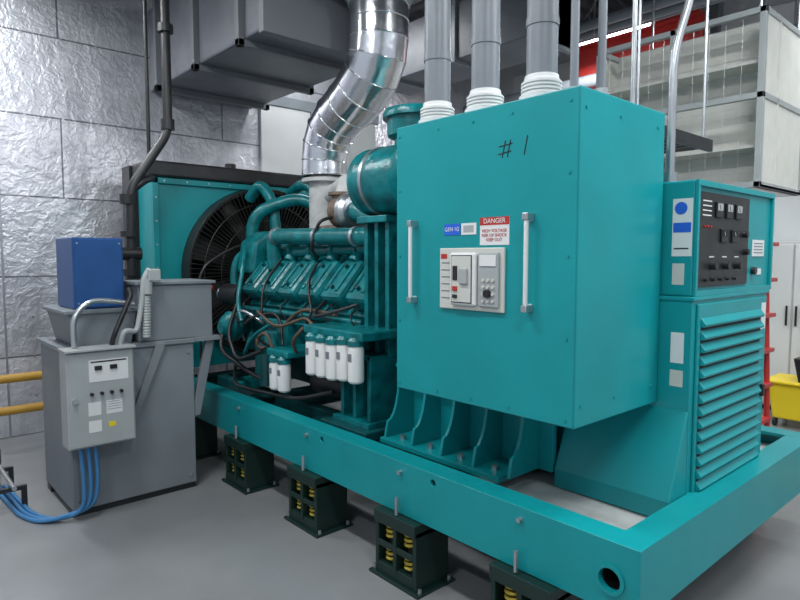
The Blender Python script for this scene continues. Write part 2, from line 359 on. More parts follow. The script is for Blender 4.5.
# ---------------- control cabinet ----------------
cc=G('generator_control_cabinet',(-1.3,3.0,.5))
cx1=-1.07; cy0,cy1=2.57,3.45
prism(cc,'lower_body',[(cy0,1.42),(cy1,1.42),(cy1,.515),(cy0,.515)],'X',-1.75,cx1,TEAL,.006)
prism(cc,'base_skirt',[(2.42,.515),(2.42,.60),(cy0-.002,.95),(cy0+.05,.95),(cy0+.05,.515)],'X',-1.62,cx1-.004,TEAL,.005)
box(cc,'top_lip',-1.76,cx1+.008,cy0-.008,cy1+.008,1.415,1.432,TEAL,.003)
box(cc,'louvre_door',cx1,cx1+.012,cy0+.035,cy1-.035,.53,1.40,TEAL,.004)
NL=14
for i in range(NL):
    z=.60+i*.054
    prism(cc,'louvre_%d'%i,[(cx1+.012,z),(cx1+.030,z+.002),(cx1+.034,z+.012),(cx1+.012,z+.040)],'Y',cy0+.06,cy1-.12,TEAL,.002)
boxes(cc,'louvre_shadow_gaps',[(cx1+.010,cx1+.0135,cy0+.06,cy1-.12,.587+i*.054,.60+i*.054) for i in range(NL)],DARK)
box(cc,'door_latch',cx1+.012,cx1+.03,cy1-.09,cy1-.065,.9,.96,BLACK,.003)
boxes(cc,'door_labels',[(cx1+.0121,cx1+.0135,cy1-.11,cy1-.05,1.24,1.37)],WHITE)
boxes(cc,'side_labels',[(-1.155,-1.10,cy0-.0015,cy0+.001,1.15,1.28)],WHITE)
box(cc,'side_warning_label',-1.155,-1.10,cy0-.0015,cy0+.001,1.05,1.12,CREAM,0)
uy0,uy1=2.585,3.5
box(cc,'control_box',-1.60,cx1-.01,uy0,uy1,1.432,1.915,TEAL,.008)
boxes(cc,'control_box_rim',[(cx1-.01,cx1+.004,uy0,uy1,1.89,1.915),(cx1-.01,cx1+.004,uy0,uy1,1.432,1.455),(cx1-.01,cx1+.004,uy0,uy0+.02,1.455,1.89),(cx1-.01,cx1+.004,uy1-.02,uy1,1.455,1.89)],TEAL,.002)
X=cx1-.009
box(cc,'gauge_plate',X,X+.008,uy0+.025,3.17,1.47,1.87,BLACK,.003)
g=[(2.80,1.80,.034),(2.91,1.80,.034),(3.02,1.80,.034),(2.86,1.69,.03),(2.98,1.69,.03)]
for i,(y,z,R) in enumerate(g):
    boxes(cc,'meter_%d'%i,[(X+.008,X+.018,y-R,y+R,z-R,z+R)],BLACK,.004)
    box(cc,'meter_face_%d'%i,X+.018,X+.019,y-R*.8,y+R*.8,z-R*.1,z+R*.8,LGREY if i<3 else DARK,0)
    wires(cc,'meter_needle_%d'%i,[[(X+.0195,y,z),(X+.0195,y-R*.3,z+R*.6)]],.0014,BLACK if i<3 else WHITE,1)
cyls(cc,'switches',[((X+.008,2.74+.14*i,1.56),(X+.035,2.74+.14*i,1.56),.018) for i in range(3)]+[((X+.008,2.68+.08*i,1.50),(X+.022,2.68+.08*i,1.50),.008) for i in range(5)]+[((X+.008,3.10,1.70),(X+.03,3.10,1.70),.014),((X+.008,3.12,1.62),(X+.03,3.12,1.62),.014)],BLACK,16)
cyls(cc,'indicator_lamps',[((X+.008,2.66+.03*i,1.725),(X+.014,2.66+.03*i,1.725),.005) for i in range(3)],RED,10)
boxes(cc,'gauge_legends',[(X+.0078,X+.0092,2.72+.14*i,2.77+.14*i,1.595,1.60) for i in range(3)]+[(X+.0078,X+.0092,2.64,2.73,1.77+.02*i,1.775+.02*i) for i in range(4)],WHITE)
cyl(cc,'keyed_switch',(X,3.25,1.53),(X+.02,3.25,1.53),.018,BLACK,20)
boxes(cc,'panel_labels',[(X,X+.003,3.24,3.40,1.60,1.68),(X,X+.003,3.29,3.37,1.51,1.54)],WHITE)
boxes(cc,'panel_label_text',[(X+.003,X+.004,3.26,3.38,1.615+.015*i,1.62+.015*i) for i in range(4)],GREY)
box(cc,'name_label',-1.17,-1.087,uy0-.002,uy0+.001,1.60,1.84,WHITE,0)
cyl(cc,'name_label_disc',(-1.135,uy0-.002,1.80),(-1.135,uy0-.004,1.80),.026,BTAG,20)
box(cc,'name_label_bar',-1.165,-1.092,uy0-.004,uy0-.002,1.70,1.74,BTAG,0)
box(cc,'name_label_lines',-1.16,-1.10,uy0-.004,uy0-.002,1.63,1.635,BLACK,0)
box(cc,'side_label',-1.165,-1.115,uy0-.002,uy0+.001,1.48,1.57,CREAM,0)
r=G('rigid_conduit.002',(-1.3,2.75,1.915))
tube(r,'pipe_a',[(-1.25,2.72,1.915),(-1.25,2.72,2.5),(-1.2,2.78,2.75),(-1.2,2.78,ZC)],.018,STEEL,.2)
tube(r,'pipe_b',[(-1.45,2.75,1.915),(-1.45,2.75,ZC)],.012,STEEL,.0)
cyl(r,'hub',(-1.25,2.72,1.915),(-1.25,2.72,1.97),.03,STEEL,12)
r=G('cable_ladder_tray',(-1.6,3.1,2.2))
L=[(-1.72,-1.70,2.75,3.4,2.15,2.21),(-1.36,-1.34,2.75,3.4,2.15,2.21)]+[(-1.7,-1.36,2.78+.1*i,2.80+.1*i,2.17,2.19) for i in range(7)]
boxes(r,'ladder',L,BLACK)
cyls(r,'hangers',[((-1.71,3.3,2.2),(-1.71,3.3,ZC),.007),((-1.35,3.3,2.2),(-1.35,3.3,ZC),.007)],STEEL,6)

# ---------------- alternator ----------------
al=G('generator_alternator',(-2.1,3.0,.55))
lathe(al,'barrel',[(0,.40),(.03,.47),(.95,.47),(.98,.40)],(-2.75,3.0,1.12),(-1,3.0,1.12),TEAL,48)
lathe(al,'adapter_ring',[(0,.58),(.05,.58),(.05,.54),(.16,.54),(.16,.58),(.2,.58)],(-2.93,3.0,1.12),(-1,3.0,1.12),TEAL2,48)
bolts(al,'adapter_bolts',[(-2.73,3.0+.56*math.cos(a*math.pi/12),1.12+.56*math.sin(a*math.pi/12)) for a in range(24)],'X',STEEL,.012,.014)
box(al,'terminal_pedestal',-2.6,-1.78,2.58,3.45,.98,1.9,TEAL,.008)
box(al,'terminal_side_panel',-2.66,-2.22,2.38,2.52,1.02,1.78,TEALD,.008)
box(al,'foot_plate',-2.62,-1.76,2.18,3.75,.545,.575,TEAL,.004)
box(al,'foot_wall',-2.62,-1.63,2.42,2.45,.575,1.0,TEAL,.003)
box(al,'foot_top',-2.62,-1.63,2.30,2.7,.965,.985,TEAL,.003)
for i,x in enumerate((-2.60,-2.38,-2.16,-1.94,-1.72)):
    pts=[(2.2,.575),(2.42,.575),(2.42,.965),(2.31,.965)]+[(2.31-.09*(1-math.cos(t)) ,.965-.30*math.sin(t)) for t in [math.pi/2*j/6 for j in range(1,7)]]
    prism(al,'foot_gusset_%d'%i,pts,'X',x-.009,x+.009,TEAL,.002)
bolts(al,'foot_bolts',[(-2.5+.22*i,2.25,.575) for i in range(4)],'Z',STEEL,.018,.025)
box(al,'leveling_shims',-2.6,-1.80,2.2,2.5,.52,.545,STEEL,.002)

# ---------------- engine ----------------
en=G('diesel_engine',(-3.8,3.0,.55))
yc=3.0
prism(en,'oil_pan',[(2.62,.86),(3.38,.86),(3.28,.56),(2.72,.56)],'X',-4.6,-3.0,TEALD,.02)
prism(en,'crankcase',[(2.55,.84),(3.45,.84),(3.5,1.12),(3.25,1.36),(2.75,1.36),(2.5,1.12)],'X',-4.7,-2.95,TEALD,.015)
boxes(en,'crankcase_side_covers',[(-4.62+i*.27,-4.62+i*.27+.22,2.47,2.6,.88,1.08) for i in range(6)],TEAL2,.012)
bolts(en,'side_cover_bolts',[(-4.62+i*.27+a,2.47,b) for i in range(6) for a in (.02,.2) for b in (.9,1.06)],'-Y',TEALD,.01,.012)
for s,sd in ((1,'near'),(-1,'far')):
    Rm=Matrix.Rotation(math.radians(48*s),3,'X')
    for i in range(6):
        x=-4.60+i*.282
        def bx(nm,u0,u1,v0,v1,m,bev,dx0=0.008,dx1=.262):
            c=V((x+(dx0+dx1)/2,yc,.95))+Rm@V((0,(u0+u1)/2,(v0+v1)/2))
            bm=bmesh.new(); M=Matrix.Translation(c)@Rm.to_4x4()@Matrix.Diagonal((dx1-dx0,u1-u0,v1-v0,1))
            bmesh.ops.create_cube(bm,size=1,matrix=M); meshobj(en,nm,bm,m,bevel=bev)
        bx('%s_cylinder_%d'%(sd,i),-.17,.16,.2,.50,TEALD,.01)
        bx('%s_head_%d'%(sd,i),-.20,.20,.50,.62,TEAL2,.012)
        bx('%s_rocker_cover_%d'%(sd,i),-.17,.17,.62,.76,TEAL2,.035,.02,.25)
        bx('%s_cover_rib_%d'%(sd,i),-.12,.12,.75,.775,TEAL2,.008,.06,.09)
        bx('%s_cover_rib_b_%d'%(sd,i),-.12,.12,.75,.775,TEAL2,.008,.18,.21)
        for q in (-.09,.09):
            c=V((x+.135,yc,.95))+Rm@V((0,q,.755)); cyl(en,'%s_cover_bolt_%d'%(sd,i),c,c+Rm@V((0,0,.03)),.014,TEALD,6)
        if s==1:
            tube(en,'intake_elbow_%d'%i,[(x+.14,2.82,1.60),(x+.14,2.66,1.70),(x+.14,2.55,1.56)],.048,TEAL2,.08)
prism(en,'aftercooler',[(2.74,1.40),(3.26,1.40),(3.26,1.60),(3.18,1.70),(2.82,1.70),(2.74,1.60)],'X',-4.45,-3.05,TEAL2,.02)
boxes(en,'aftercooler_ribs',[(-4.4+.16*i,-4.375+.16*i,2.80,3.2,1.695,1.72) for i in range(9)],TEAL2,.005)
tube(en,'near_water_manifold',[(-4.75,2.66,1.30),(-4.66,2.60,1.62),(-3.05,2.58,1.66)],.042,TEAL2,.12)
for i in range(6): cyl(en,'manifold_flange_%d'%i,(-4.47+i*.282,2.59,1.65),(-4.44+i*.282,2.59,1.65),.056,TEAL2,20)
tube(en,'crossover_pipe',[(-4.33,2.52,1.50),(-4.33,2.5,1.76),(-3.2,2.5,1.73),(-3.0,2.66,1.73)],.06,TEAL2,.09)
for xx in (-4.28,-3.7,-3.25): cyl(en,'crossover_clamp',(xx,2.5,1.76-(xx+4.33)*.027),(xx+.03,2.5,1.76-(xx+4.33)*.027),.068,STEEL,24)
tube(en,'coolant_pipe_upper',[(-5.12,2.72,2.12),(-4.98,2.75,2.26),(-4.85,2.8,2.1),(-4.82,2.82,1.75),(-4.6,2.85,1.55)],.05,TEAL2,.12)
tube(en,'coolant_pipe_loop',[(-5.12,3.15,2.2),(-4.9,3.15,2.28),(-4.72,3.18,2.2),(-4.7,3.2,1.8),(-4.5,3.15,1.6)],.05,TEAL2,.12)
tube(en,'coolant_pipe_arch',[(-4.9,2.62,1.6),(-4.9,2.62,1.98),(-4.65,2.95,2.12),(-4.45,3.1,2.0),(-4.4,3.1,1.68)],.055,TEAL2,.2)
tube(en,'coolant_return_pipe',[(-4.8,3.5,1.3),(-4.8,3.5,2.2),(-4.5,3.4,2.3),(-4.45,3.35,1.6)],.045,TEAL2,.15)
tube(en,'lower_coolant_pipe',[(-5.1,2.5,.95),(-4.8,2.45,.95),(-4.72,2.45,1.1),(-4.5,2.5,1.15)],.06,TEAL2,.1)
tube(en,'bypass_pipe',[(-4.72,2.5,1.1),(-4.85,2.4,1.35),(-4.85,2.45,1.62),(-4.6,2.6,1.66)],.035,TEAL2,.12)
lathe(en,'water_pump',[(0,.06),(.02,.12),(.08,.13),(.12,.10),(.16,.05)],(-4.68,2.36,1.02),(-4.68,1.5,1.02),TEAL2,28)
prism(en,'thermostat_housing',[(2.40,1.46),(2.66,1.46),(2.72,1.72),(2.60,1.82),(2.44,1.72)],'X',-4.78,-4.52,TEAL2,.03)
prism(en,'gear_case',[(2.5,.8),(3.5,.8),(3.55,1.3),(3.3,1.62),(2.7,1.62),(2.45,1.3)],'X',-4.8,-4.68,TEAL2,.015)
for i,(y,z,rr) in enumerate([(3.0,1.02,.17),(3.0,1.45,.15),(2.6,1.32,.08),(2.55,.98,.10)]):
    lathe(en,'pulley_%d'%i,[(0,rr),(.02,rr),(.03,rr*.88),(.05,rr*.88),(.06,rr),(.09,rr),(.09,.04),(.1,.04)],(-4.8,y,z),(-6,y,z),BLACK,32)
cyl(en,'fan_hub_shaft',(-4.8,3.0,1.45),(-5.13,3.0,1.45),.05,BLACK)
cyl(en,'battery_charging_dynamo',(-4.86,2.36,1.28),(-4.56,2.36,1.28),.09,BLACK,28)
lathe(en,'dynamo_pulley',[(0,.06),(.015,.06),(.025,.045),(.035,.06),(.05,.06)],(-4.9,2.36,1.28),(-5.5,2.36,1.28),STEEL,24)
cyl(en,'exhaust_manifold',(-4.4,2.92,1.80),(-3.3,2.92,1.80),.055,RUST)
for i in range(6): tube(en,'exhaust_runner_%d'%i,[(-4.4+i*.22,2.92,1.80),(-4.4+i*.22,2.74,1.74),(-4.4+i*.22,2.66,1.60)],.028,RUST,.05)
def turbo(nm,x,y,z):
    bm=bmesh.new()
    bmesh.ops.create_uvsphere(bm,u_segments=24,v_segments=12,radius=.12,matrix=Matrix.Translation((x,y,z))@Matrix.Diagonal((.7,1,1,1)))
    meshobj(en,nm+'_turbine',bm,RUST,smooth=True)
    lathe(en,nm+'_volute',[(0,.05),(.01,.11),(.04,.135),(.08,.135),(.11,.11),(.12,.06),(.2,.055)],(x+.05,y,z),(x+1,y,z),STEEL,32)
    lathe(en,nm+'_outlet',[(0,.07),(.04,.07),(.04,.1),(.06,.1)],(x,y,z+.08),(x,y,z+1),RUST,24)
turbo('turbocharger',-3.62,2.66,1.92); turbo('turbocharger_far',-3.6,3.3,1.92)
tube(en,'turbo_outlet_pipe',[(-3.62,2.66,2.0),(-3.62,2.72,2.14),(-4.1,2.95,2.12),(-4.3,3.0,2.12)],.07,WRAP,.12)
tube(en,'turbo_outlet_pipe_far',[(-3.6,3.3,2.0),(-3.6,3.22,2.14),(-4.1,3.05,2.12)],.075,RUST,.12)
tube(en,'turbo_oil_line',[(-3.6,2.56,1.88),(-3.62,2.46,1.85),(-3.7,2.44,1.66),(-3.72,2.5,1.6)],.012,BLACK,.05,3)
cyl(en,'exhaust_riser',(-4.33,3.0,1.72),(-4.33,3.0,2.27),.13,WRAP,32)
lathe(en,'riser_flange',[(0,.19),(.03,.19)],(-4.33,3.0,2.22),(-4.33,3.0,3),WRAP,32)
lathe(en,'air_cleaner',[(0,.05),(0,.17),(.015,.20),(.04,.205),(.05,.195),(.20,.195),(.21,.205),(.23,.205),(.4,.2),(.45,.12)],(-2.99,2.42,2.05),(-2,2.42,2.05),TEAL2,40)
cyls(en,'air_cleaner_wingnut',[((-2.99,2.42,2.05),(-3.02,2.42,2.05),.02)],STEEL,8)
lathe(en,'air_cleaner_strap',[(0,.208),(.025,.208)],(-2.86,2.42,2.05),(-2,2.42,2.05),STEEL,40)
lathe(en,'air_intake_hood',[(0,.13),(.08,.13),(.10,.17),(.20,.175),(.20,.20),(.225,.20),(.25,.185),(.27,.05)],(-2.66,2.50,2.20),(-2.66,2.50,4),TEAL2,40)
tube(en,'air_intake_duct',[(-2.9,2.62,1.95),(-2.95,2.62,1.78),(-3.3,2.66,1.88),(-3.44,2.66,1.92)],.08,TEAL2,.1)
cyl(en,'air_cleaner_far',(-3.1,3.5,1.98),(-2.6,3.5,1.98),.2,TEAL2,40)
box(en,'air_cleaner_bracket',-2.98,-2.70,2.3,3.6,1.80,1.84,TEAL2,.004)
for i,xx in enumerate((-2.96,-2.86,-2.76)): box(en,'air_cleaner_post_%d'%i,xx,xx+.035,2.34,2.42,1.0,1.82,TEAL2,.004)
box(en,'air_cleaner_post_back',-2.95,-2.74,2.42,2.45,1.0,1.82,TEALD,.004)
prism(en,'flywheel_housing',[(2.48,.62),(3.52,.62),(3.58,1.15),(3.4,1.6),(2.6,1.6),(2.42,1.15)],'X',-3.08,-2.94,TEAL2,.02)
boxes(en,'rear_engine_foot',[(-3.05,-2.7,2.16,2.5,.6,.63),(-3.02,-2.99,2.2,2.5,.63,1.02),(-2.76,-2.73,2.2,2.5,.63,1.02),(-3.02,-2.73,2.2,2.5,.99,1.02),(-2.9,-2.87,2.2,2.5,.63,1.02)],TEAL2,.004)
boxes(en,'rear_engine_foot_pad',[(-3.1,-2.65,2.1,2.55,.545,.6)],TEALD,.006)
def filt(nm,x,y,z0,h,rad,pr=True):
    lathe(en,nm,[(0,rad*.80),(.012,rad),(h-.02,rad),(h,rad*.9)],(x,y,z0),(x,y,z0+1),WHITE,28)
    lathe(en,nm+'_head',[(0,rad*1.02),(.03,rad*1.08),(.05,rad*.7)],(x,y,z0+h),(x,y,z0+h+1),TEAL2,28)
    if pr:
        box(en,nm+'_print',x-.015,x+.015,y-rad-.0015,y-rad+.006,z0+h*.6,z0+h*.8,GREY,0)
for i,x in enumerate((-3.20,-3.09,-2.98,-2.87,-2.76)): filt('oil_filter_%d'%i,x,2.12,.86+.012*(i>2),.215,.047)
box(en,'oil_filter_rail',-3.28,-2.68,2.1,2.5,1.115,1.17,TEAL2,.012)
for i,x in enumerate((-3.66,-3.55)): filt('fuel_filter_%d'%i,x,2.12,.69,.19,.045)
box(en,'fuel_filter_rail',-3.74,-3.47,2.09,2.55,.92,.97,TEAL2,.012)
cyl(en,'coolant_filter',(-3.86,2.16,.68),(-3.86,2.16,.90),.05,TEALD,24)
boxes(en,'fuel_pump_body',[(-4.05,-3.78,2.28,2.52,.86,1.12),(-4.0,-3.85,2.22,2.3,.92,1.06)],TEAL2,.015)
box(en,'starter_bracket',-3.55,-3.3,2.34,2.5,.72,.9,BLACK,.01)
cyl(en,'starter_motor',(-3.5,2.36,.74),(-3.1,2.36,.74),.075,BLACK,28)
cyl(en,'starter_solenoid',(-3.45,2.30,.86),(-3.2,2.30,.86),.04,BLACK,20)
hs=[([(-4.3,2.45,1.05),(-4.2,2.25,.95),(-4.0,2.22,.9),(-3.85,2.3,1.1),(-3.6,2.3,1.24),(-3.2,2.3,1.22)],.014,HOSE),
([(-4.5,2.4,1.2),(-4.35,2.22,1.05),(-4.1,2.2,1.16),(-3.8,2.24,1.2),(-3.7,2.2,.98)],.012,BLACK),
([(-4.6,2.35,1.3),(-4.55,2.2,1.0),(-4.3,2.15,.8),(-3.9,2.15,.92)],.016,BLACK),
([(-4.75,2.3,1.1),(-4.6,2.15,.85),(-4.2,2.2,.72),(-3.9,2.2,.68)],.018,BLACK),
([(-4.1,2.3,1.12),(-4.0,2.15,1.22),(-3.7,2.15,1.10),(-3.4,2.2,1.2),(-3.3,2.2,1.14)],.011,HOSE),
([(-3.95,2.3,.9),(-3.9,2.1,1.02),(-3.75,2.1,1.08),(-3.7,2.12,.97)],.011,HOSE),
([(-3.4,2.35,1.30),(-3.35,2.2,1.2),(-3.1,2.2,1.25),(-2.98,2.3,1.30)],.012,BLACK),
([(-4.65,2.4,.9),(-4.5,2.25,1.12),(-4.3,2.2,1.2),(-4.05,2.25,1.1)],.012,STEEL),
([(-4.6,2.3,.75),(-4.3,2.12,.62),(-3.9,2.1,.64),(-3.4,2.12,.66),(-3.1,2.2,.75)],.014,BLACK),
([(-4.45,2.36,.98),(-4.3,2.2,.8),(-4.15,2.2,1.0),(-3.95,2.25,1.1)],.014,TEAL2),
([(-3.7,2.5,1.55),(-3.6,2.34,1.42),(-3.45,2.28,1.22),(-3.4,2.2,1.16)],.009,BLACK),
([(-4.2,2.5,1.58),(-4.15,2.3,1.38),(-4.1,2.26,1.18)],.010,BLACK),
([(-4.7,2.45,1.7),(-4.5,2.32,1.5),(-4.45,2.24,1.25),(-4.3,2.2,1.1)],.018,TEAL2),
([(-3.5,2.2,.92),(-3.42,2.1,1.05),(-3.35,2.15,1.14)],.012,HOSE)]
for i,(h,rr,mm) in enumerate(hs): tube(en,'engine_hose_%d'%i,h,rr,mm,.12,3)
for i in range(6): tube(en,'injector_line_%d'%i,[(-4.47+i*.282,2.40,1.30),(-4.44+i*.282,2.27,1.22),(-4.40+i*.282,2.33,1.12)],.006,BLACK,.05,2)
cyls(en,'fuel_log',[((-4.6,2.36,1.18),(-3.0,2.36,1.18),.022),((-4.6,2.33,1.12),(-3.0,2.33,1.12),.012)],TEAL2,12)
boxes(en,'front_engine_foot',[(-4.55,-4.35,2.2,2.6,.55,.62),(-4.52,-4.38,2.42,2.6,.6,.9)],TEAL2,.01)
tube(en,'red_valve_line',[(-4.92,2.05,1.22),(-4.92,2.05,1.32),(-4.8,2.2,1.34)],.022,RED,.05)
box(en,'red_valve_block',-4.96,-4.88,2.0,2.10,1.12,1.24,RED,.01)
tube(en,'belt_guard_hoop',[(-4.95,2.15,.7),(-4.95,2.15,1.5),(-4.95,2.5,1.7),(-4.95,2.9,1.72)],.012,BLACK,.15)

# ---------------- radiator ----------------
ra=G('generator_radiator',(-5.4,2.95,.6))
rx=-5.3; ry0,ry1=1.9,3.98; rz1=2.27
fc=(2.93,1.45); FR=.79
bm=bmesh.new(); N=64
inner=[];outer=[]
for i in range(N):
    a=2*math.pi*i/N; c,s=math.cos(a),math.sin(a)
    inner.append(bm.verts.new((rx,fc[0]+FR*c,fc[1]+FR*s)))
    hx=(ry1-fc[0]) if c>0 else (fc[0]-ry0); hz=(rz1-fc[1]) if s>0 else (fc[1]-.6)
    t=min(hx/abs(c) if abs(c)>1e-6 else 9, hz/abs(s) if abs(s)>1e-6 else 9)
    outer.append(bm.verts.new((rx,fc[0]+t*c,fc[1]+t*s)))
for i in range(N): bm.faces.new((inner[i],inner[(i+1)%N],outer[(i+1)%N],outer[i]))
meshobj(ra,'fan_shroud_plate',bm,TEAL)
boxes(ra,'side_panels',[(-5.62,rx,ry0,ry0+.04,.6,rz1),(-5.62,rx,ry1-.04,ry1,.6,rz1),(-5.62,rx,ry0,ry1,rz1-.04,rz1),(rx-.002,rx+.03,ry0,ry0+.05,.6,rz1),(rx-.002,rx+.03,ry0,ry1,rz1-.05,rz1),(rx-.002,rx+.03,ry1-.05,ry1,.6,rz1)],TEAL,.004)
bolts(ra,'panel_bolts',[(rx+.03,ry0+.025,.7+.2*i) for i in range(8)]+[(rx+.03,2.0+.2*i,rz1-.025) for i in range(10)],'X',STEEL,.008,.005)
box(ra,'core',-5.66,-5.62,ry0,ry1,.62,rz1,DARK,0)
lathe(ra,'fan_ring',[(0,FR),(.14,FR-.01),(.14,FR-.04),(0,FR-.04)],(rx-.02,*fc),(0,*fc),BLACK,64,caps=False)
c0=V((rx+.14,*fc))
L=[]
for i in range(110):
    a=2*math.pi*i/110; L.append([c0+V((0,math.cos(a),math.sin(a)))*.16, c0+V((0,math.cos(a),math.sin(a)))*(FR-.01)])
wires(ra,'guard_spokes',L,.0035,FAN)
wires(ra,'guard_rings',[[c0+V((0,math.cos(2*math.pi*i/48),math.sin(2*math.pi*i/48)))*q for i in range(48)] for q in (.16,.32,.48,.64,FR-.01)],.005,FAN,2,True)
bm=bmesh.new()
for i in range(9):
    a=2*math.pi*i/9
    def pt(rad,da,dx): return bm.verts.new((rx+.03+dx,fc[0]+rad*math.cos(a+da),fc[1]+rad*math.sin(a+da)))
    v=[pt(.15,-.25,-.03),pt(.15,.25,.05),pt(.45,.19,.05),pt(.73,.17,.06),pt(.73,-.13,-.05),pt(.45,-.17,-.04)]
    bm.faces.new((v[0],v[1],v[2],v[5])); bm.faces.new((v[5],v[2],v[3],v[4]))
meshobj(ra,'fan_blades',bm,BLADE)
cyl(ra,'fan_hub',(rx-.03,*fc),(rx+.16,*fc),.17,BLACK,32)
boxes(ra,'discharge_plenum',[(-5.86,-5.66,1.84,4.05,.6,2.40)],BLACK,.004)
boxes(ra,'top_tank',[(-5.66,-5.25,1.86,3.9,rz1+.003,rz1+.14)],BLACK,.02)
boxes(ra,'radiator_feet',[(-5.6,-5.32,ry0+.02,ry1-.02,.602,.62)],TEALD,.004)
cyl(ra,'filler_cap',(-5.45,2.7,rz1+.13),(-5.45,2.7,rz1+.2),.05,BLACK,20)

# ---------------- exhaust silencer / ducts ----------------
ex=G('exhaust_silencer_duct',(-5,2.7,3.6))
zd=3.22
box(ex,'duct_body',-6.24,-3.95,2.25,3.35,zd,4.0,DUCT,.02)
for i,x in enumerate((-5.95,-5.1,-4.3)):
    boxes(ex,'stiffener_%d'%i,[(x-.03,x+.03,2.2,3.4,zd-.05,zd),(x-.03,x+.03,2.2,2.25,zd-.05,4.05),(x-.03,x+.03,3.35,3.4,zd-.05,4.05)],JOIST,.003)
    cyls(ex,'hanger_%d'%i,[((x,2.22,3.9),(x,2.22,ZC),.01),((x,3.38,3.9),(x,3.38,ZC),.01)],STEEL,8)
boxes(ex,'end_flange',[(-3.97,-3.90,2.2,3.4,zd-.05,4.05)],JOIST,.004)
prism(ex,'transition_piece',[(-3.9,3.55),(-3.9,3.95),(-3.3,3.95),(-3.3,3.55)],'Y',2.65,3.35,DUCT,.03)
se=G('shiny_exhaust_pipe',(-4.33,3.0,2.28))
lathe(se,'collar',[(0,.26),(.04,.26),(.04,.235),(.09,.235)],(-3.6,3.0,3.548),(-3.6,3.0,2),LGREY,40)
pts=[(-3.6,3,3.455),(-3.6,3,3.34),(-3.6,3,3.22),(-3.62,3,3.10),(-3.69,3,2.98),(-3.81,3,2.88),(-3.96,3,2.80),(-4.11,3,2.73),(-4.23,3,2.64),(-4.30,3,2.53),(-4.33,3,2.40),(-4.33,3,2.275)]
gored(se,'jacketed_pipe',pts,.20,CHROME,rr=[.22,.22,.22,.22,.22,.215,.21,.205,.2,.195,.19,.19])

# ---------------- black pipe ----------------
bp=G('black_iron_pipe',(-4.9,1.6,0))
tube(bp,'main_pipe',[(-4.9,1.9,ZC),(-4.9,1.9,2.58),(-4.9,1.6,2.12),(-4.9,1.58,1.2),(-4.9,1.58,0)],.036,BLACK,.09)
cyls(bp,'flanges',[((-4.9,1.9,3.35),(-4.9,1.9,3.41),.06),((-4.9,1.9,2.6),(-4.9,1.9,2.68),.052),((-4.9,1.57,2.0),(-4.9,1.57,2.07),.052),((-4.9,1.58,1.75),(-4.9,1.58,1.79),.065),((-4.9,1.58,1.45),(-4.9,1.58,1.5),.055)],BLACK,20)
tube(bp,'branch_pipe',[(-4.9,1.60,2.1),(-4.9,1.72,2.2),(-5.0,1.80,2.22)],.03,BLACK,.05)
tube(bp,'riser_pipe',[(-5.05,1.8,ZC),(-5.05,1.8,3.1),(-5.05,1.8,2.4)],.015,BLACK,.05)
cyl(bp,'valve_body',(-4.9,1.50,1.62),(-4.9,1.66,1.62),.05,BLACK)
lathe(bp,'valve_wheel',[(0,.07),(.012,.07)],(-4.9,1.46,1.62),(-4.9,1.0,1.62),BLACK,24)
tube(bp,'side_branch',[(-4.9,1.58,1.38),(-4.9,1.85,1.38),(-5.2,1.88,1.38)],.03,BLACK,.06)

# ---------------- day tank group ----------------
tk=G('fuel_day_tank',(-4.4,1.3,0))
tx=-4.03; ty0,ty1=.92,1.70
prism(tk,'tank_body',[(ty0,.04),(ty1,.04),(ty1,1.02),(ty0,1.04)],'X',-4.74,tx,GREY,.008)
box(tk,'tank_top_rim',-4.76,tx+.02,ty0-.02,ty1+.02,1.015,1.045,GREY,.004)
boxes(tk,'tank_feet',[(-4.7,-4.6,ty0,ty1,0,.04),(-4.15,-4.05,ty0,ty1,0,.04)],BLACK)
bolts(tk,'tank_bolts',[(tx,y,z) for y in (.96,1.66) for z in (.1,.95)],'X',STEEL,.01,.008)
prism(tk,'drip_basin',[(.98,1.045),(1.30,1.045),(1.34,1.26),(.93,1.26)],'X',-4.58,-4.05,GREY,.006)
box(tk,'basin_lip',-4.6,-4.03,.91,1.36,1.25,1.272,GREY,.003)
box(tk,'float_chamber',-4.42,-4.03,1.34,1.84,1.045,1.42,GREY,.008)
box(tk,'float_chamber_lid',-4.44,-4.01,1.32,1.86,1.415,1.435,GREY,.003)
for i,x in enumerate((-4.04,-4.38)):
    prism(tk,'diagonal_bracket_%d'%i,[(1.86,1.04),(1.80,1.04),(1.70,.60),(1.70,.50),(1.74,.50)],'X',x-.03,x,GREY,.002)
prism(tk,'diagonal_bracket_front',[(1.50,1.03),(1.44,1.03),(1.26,.55),(1.30,.55)],'X',tx,tx+.03,GREY,.002)
box(tk,'bracket_arm',-4.44,-4.0,1.70,1.88,1.02,1.05,GREY,.002)
bx_=G('blue_control_box',(-4.3,1.13,1.275))
box(bx_,'box',-4.5,-4.1,.985,1.28,1.275,1.715,BLUE,.006)
box(bx_,'door',-4.1,-4.092,.995,1.27,1.285,1.705,BLUE,.003)
bolts(bx_,'door_screws',[(-4.092,y,z) for y in (1.01,1.255) for z in (1.31,1.68)],'X',STEEL,.006,.004)
cb=G('fuel_pump_control_panel',(-3.93,1.06,.45))
box(cb,'enclosure',tx+.022,-3.86,.87,1.25,.47,1.05,LGREY,.008)
box(cb,'door',-3.86,-3.85,.88,1.24,.48,1.04,LGREY,.006)
box(cb,'rain_lip',tx+.022,-3.83,.865,1.255,1.045,1.058,LGREY,.002)
box(cb,'label_plate',-3.85,-3.848,.99,1.21,.86,.99,WHITE,0)
boxes(cb,'label_rows',[(-3.848,-3.8465,1.0,1.20,.975,.983)],BLACK)
boxes(cb,'rocker_switches',[(-3.85,-3.838,1.02+.085*i,1.06+.085*i,.93,.955) for i in range(2)],BLACK,.002)
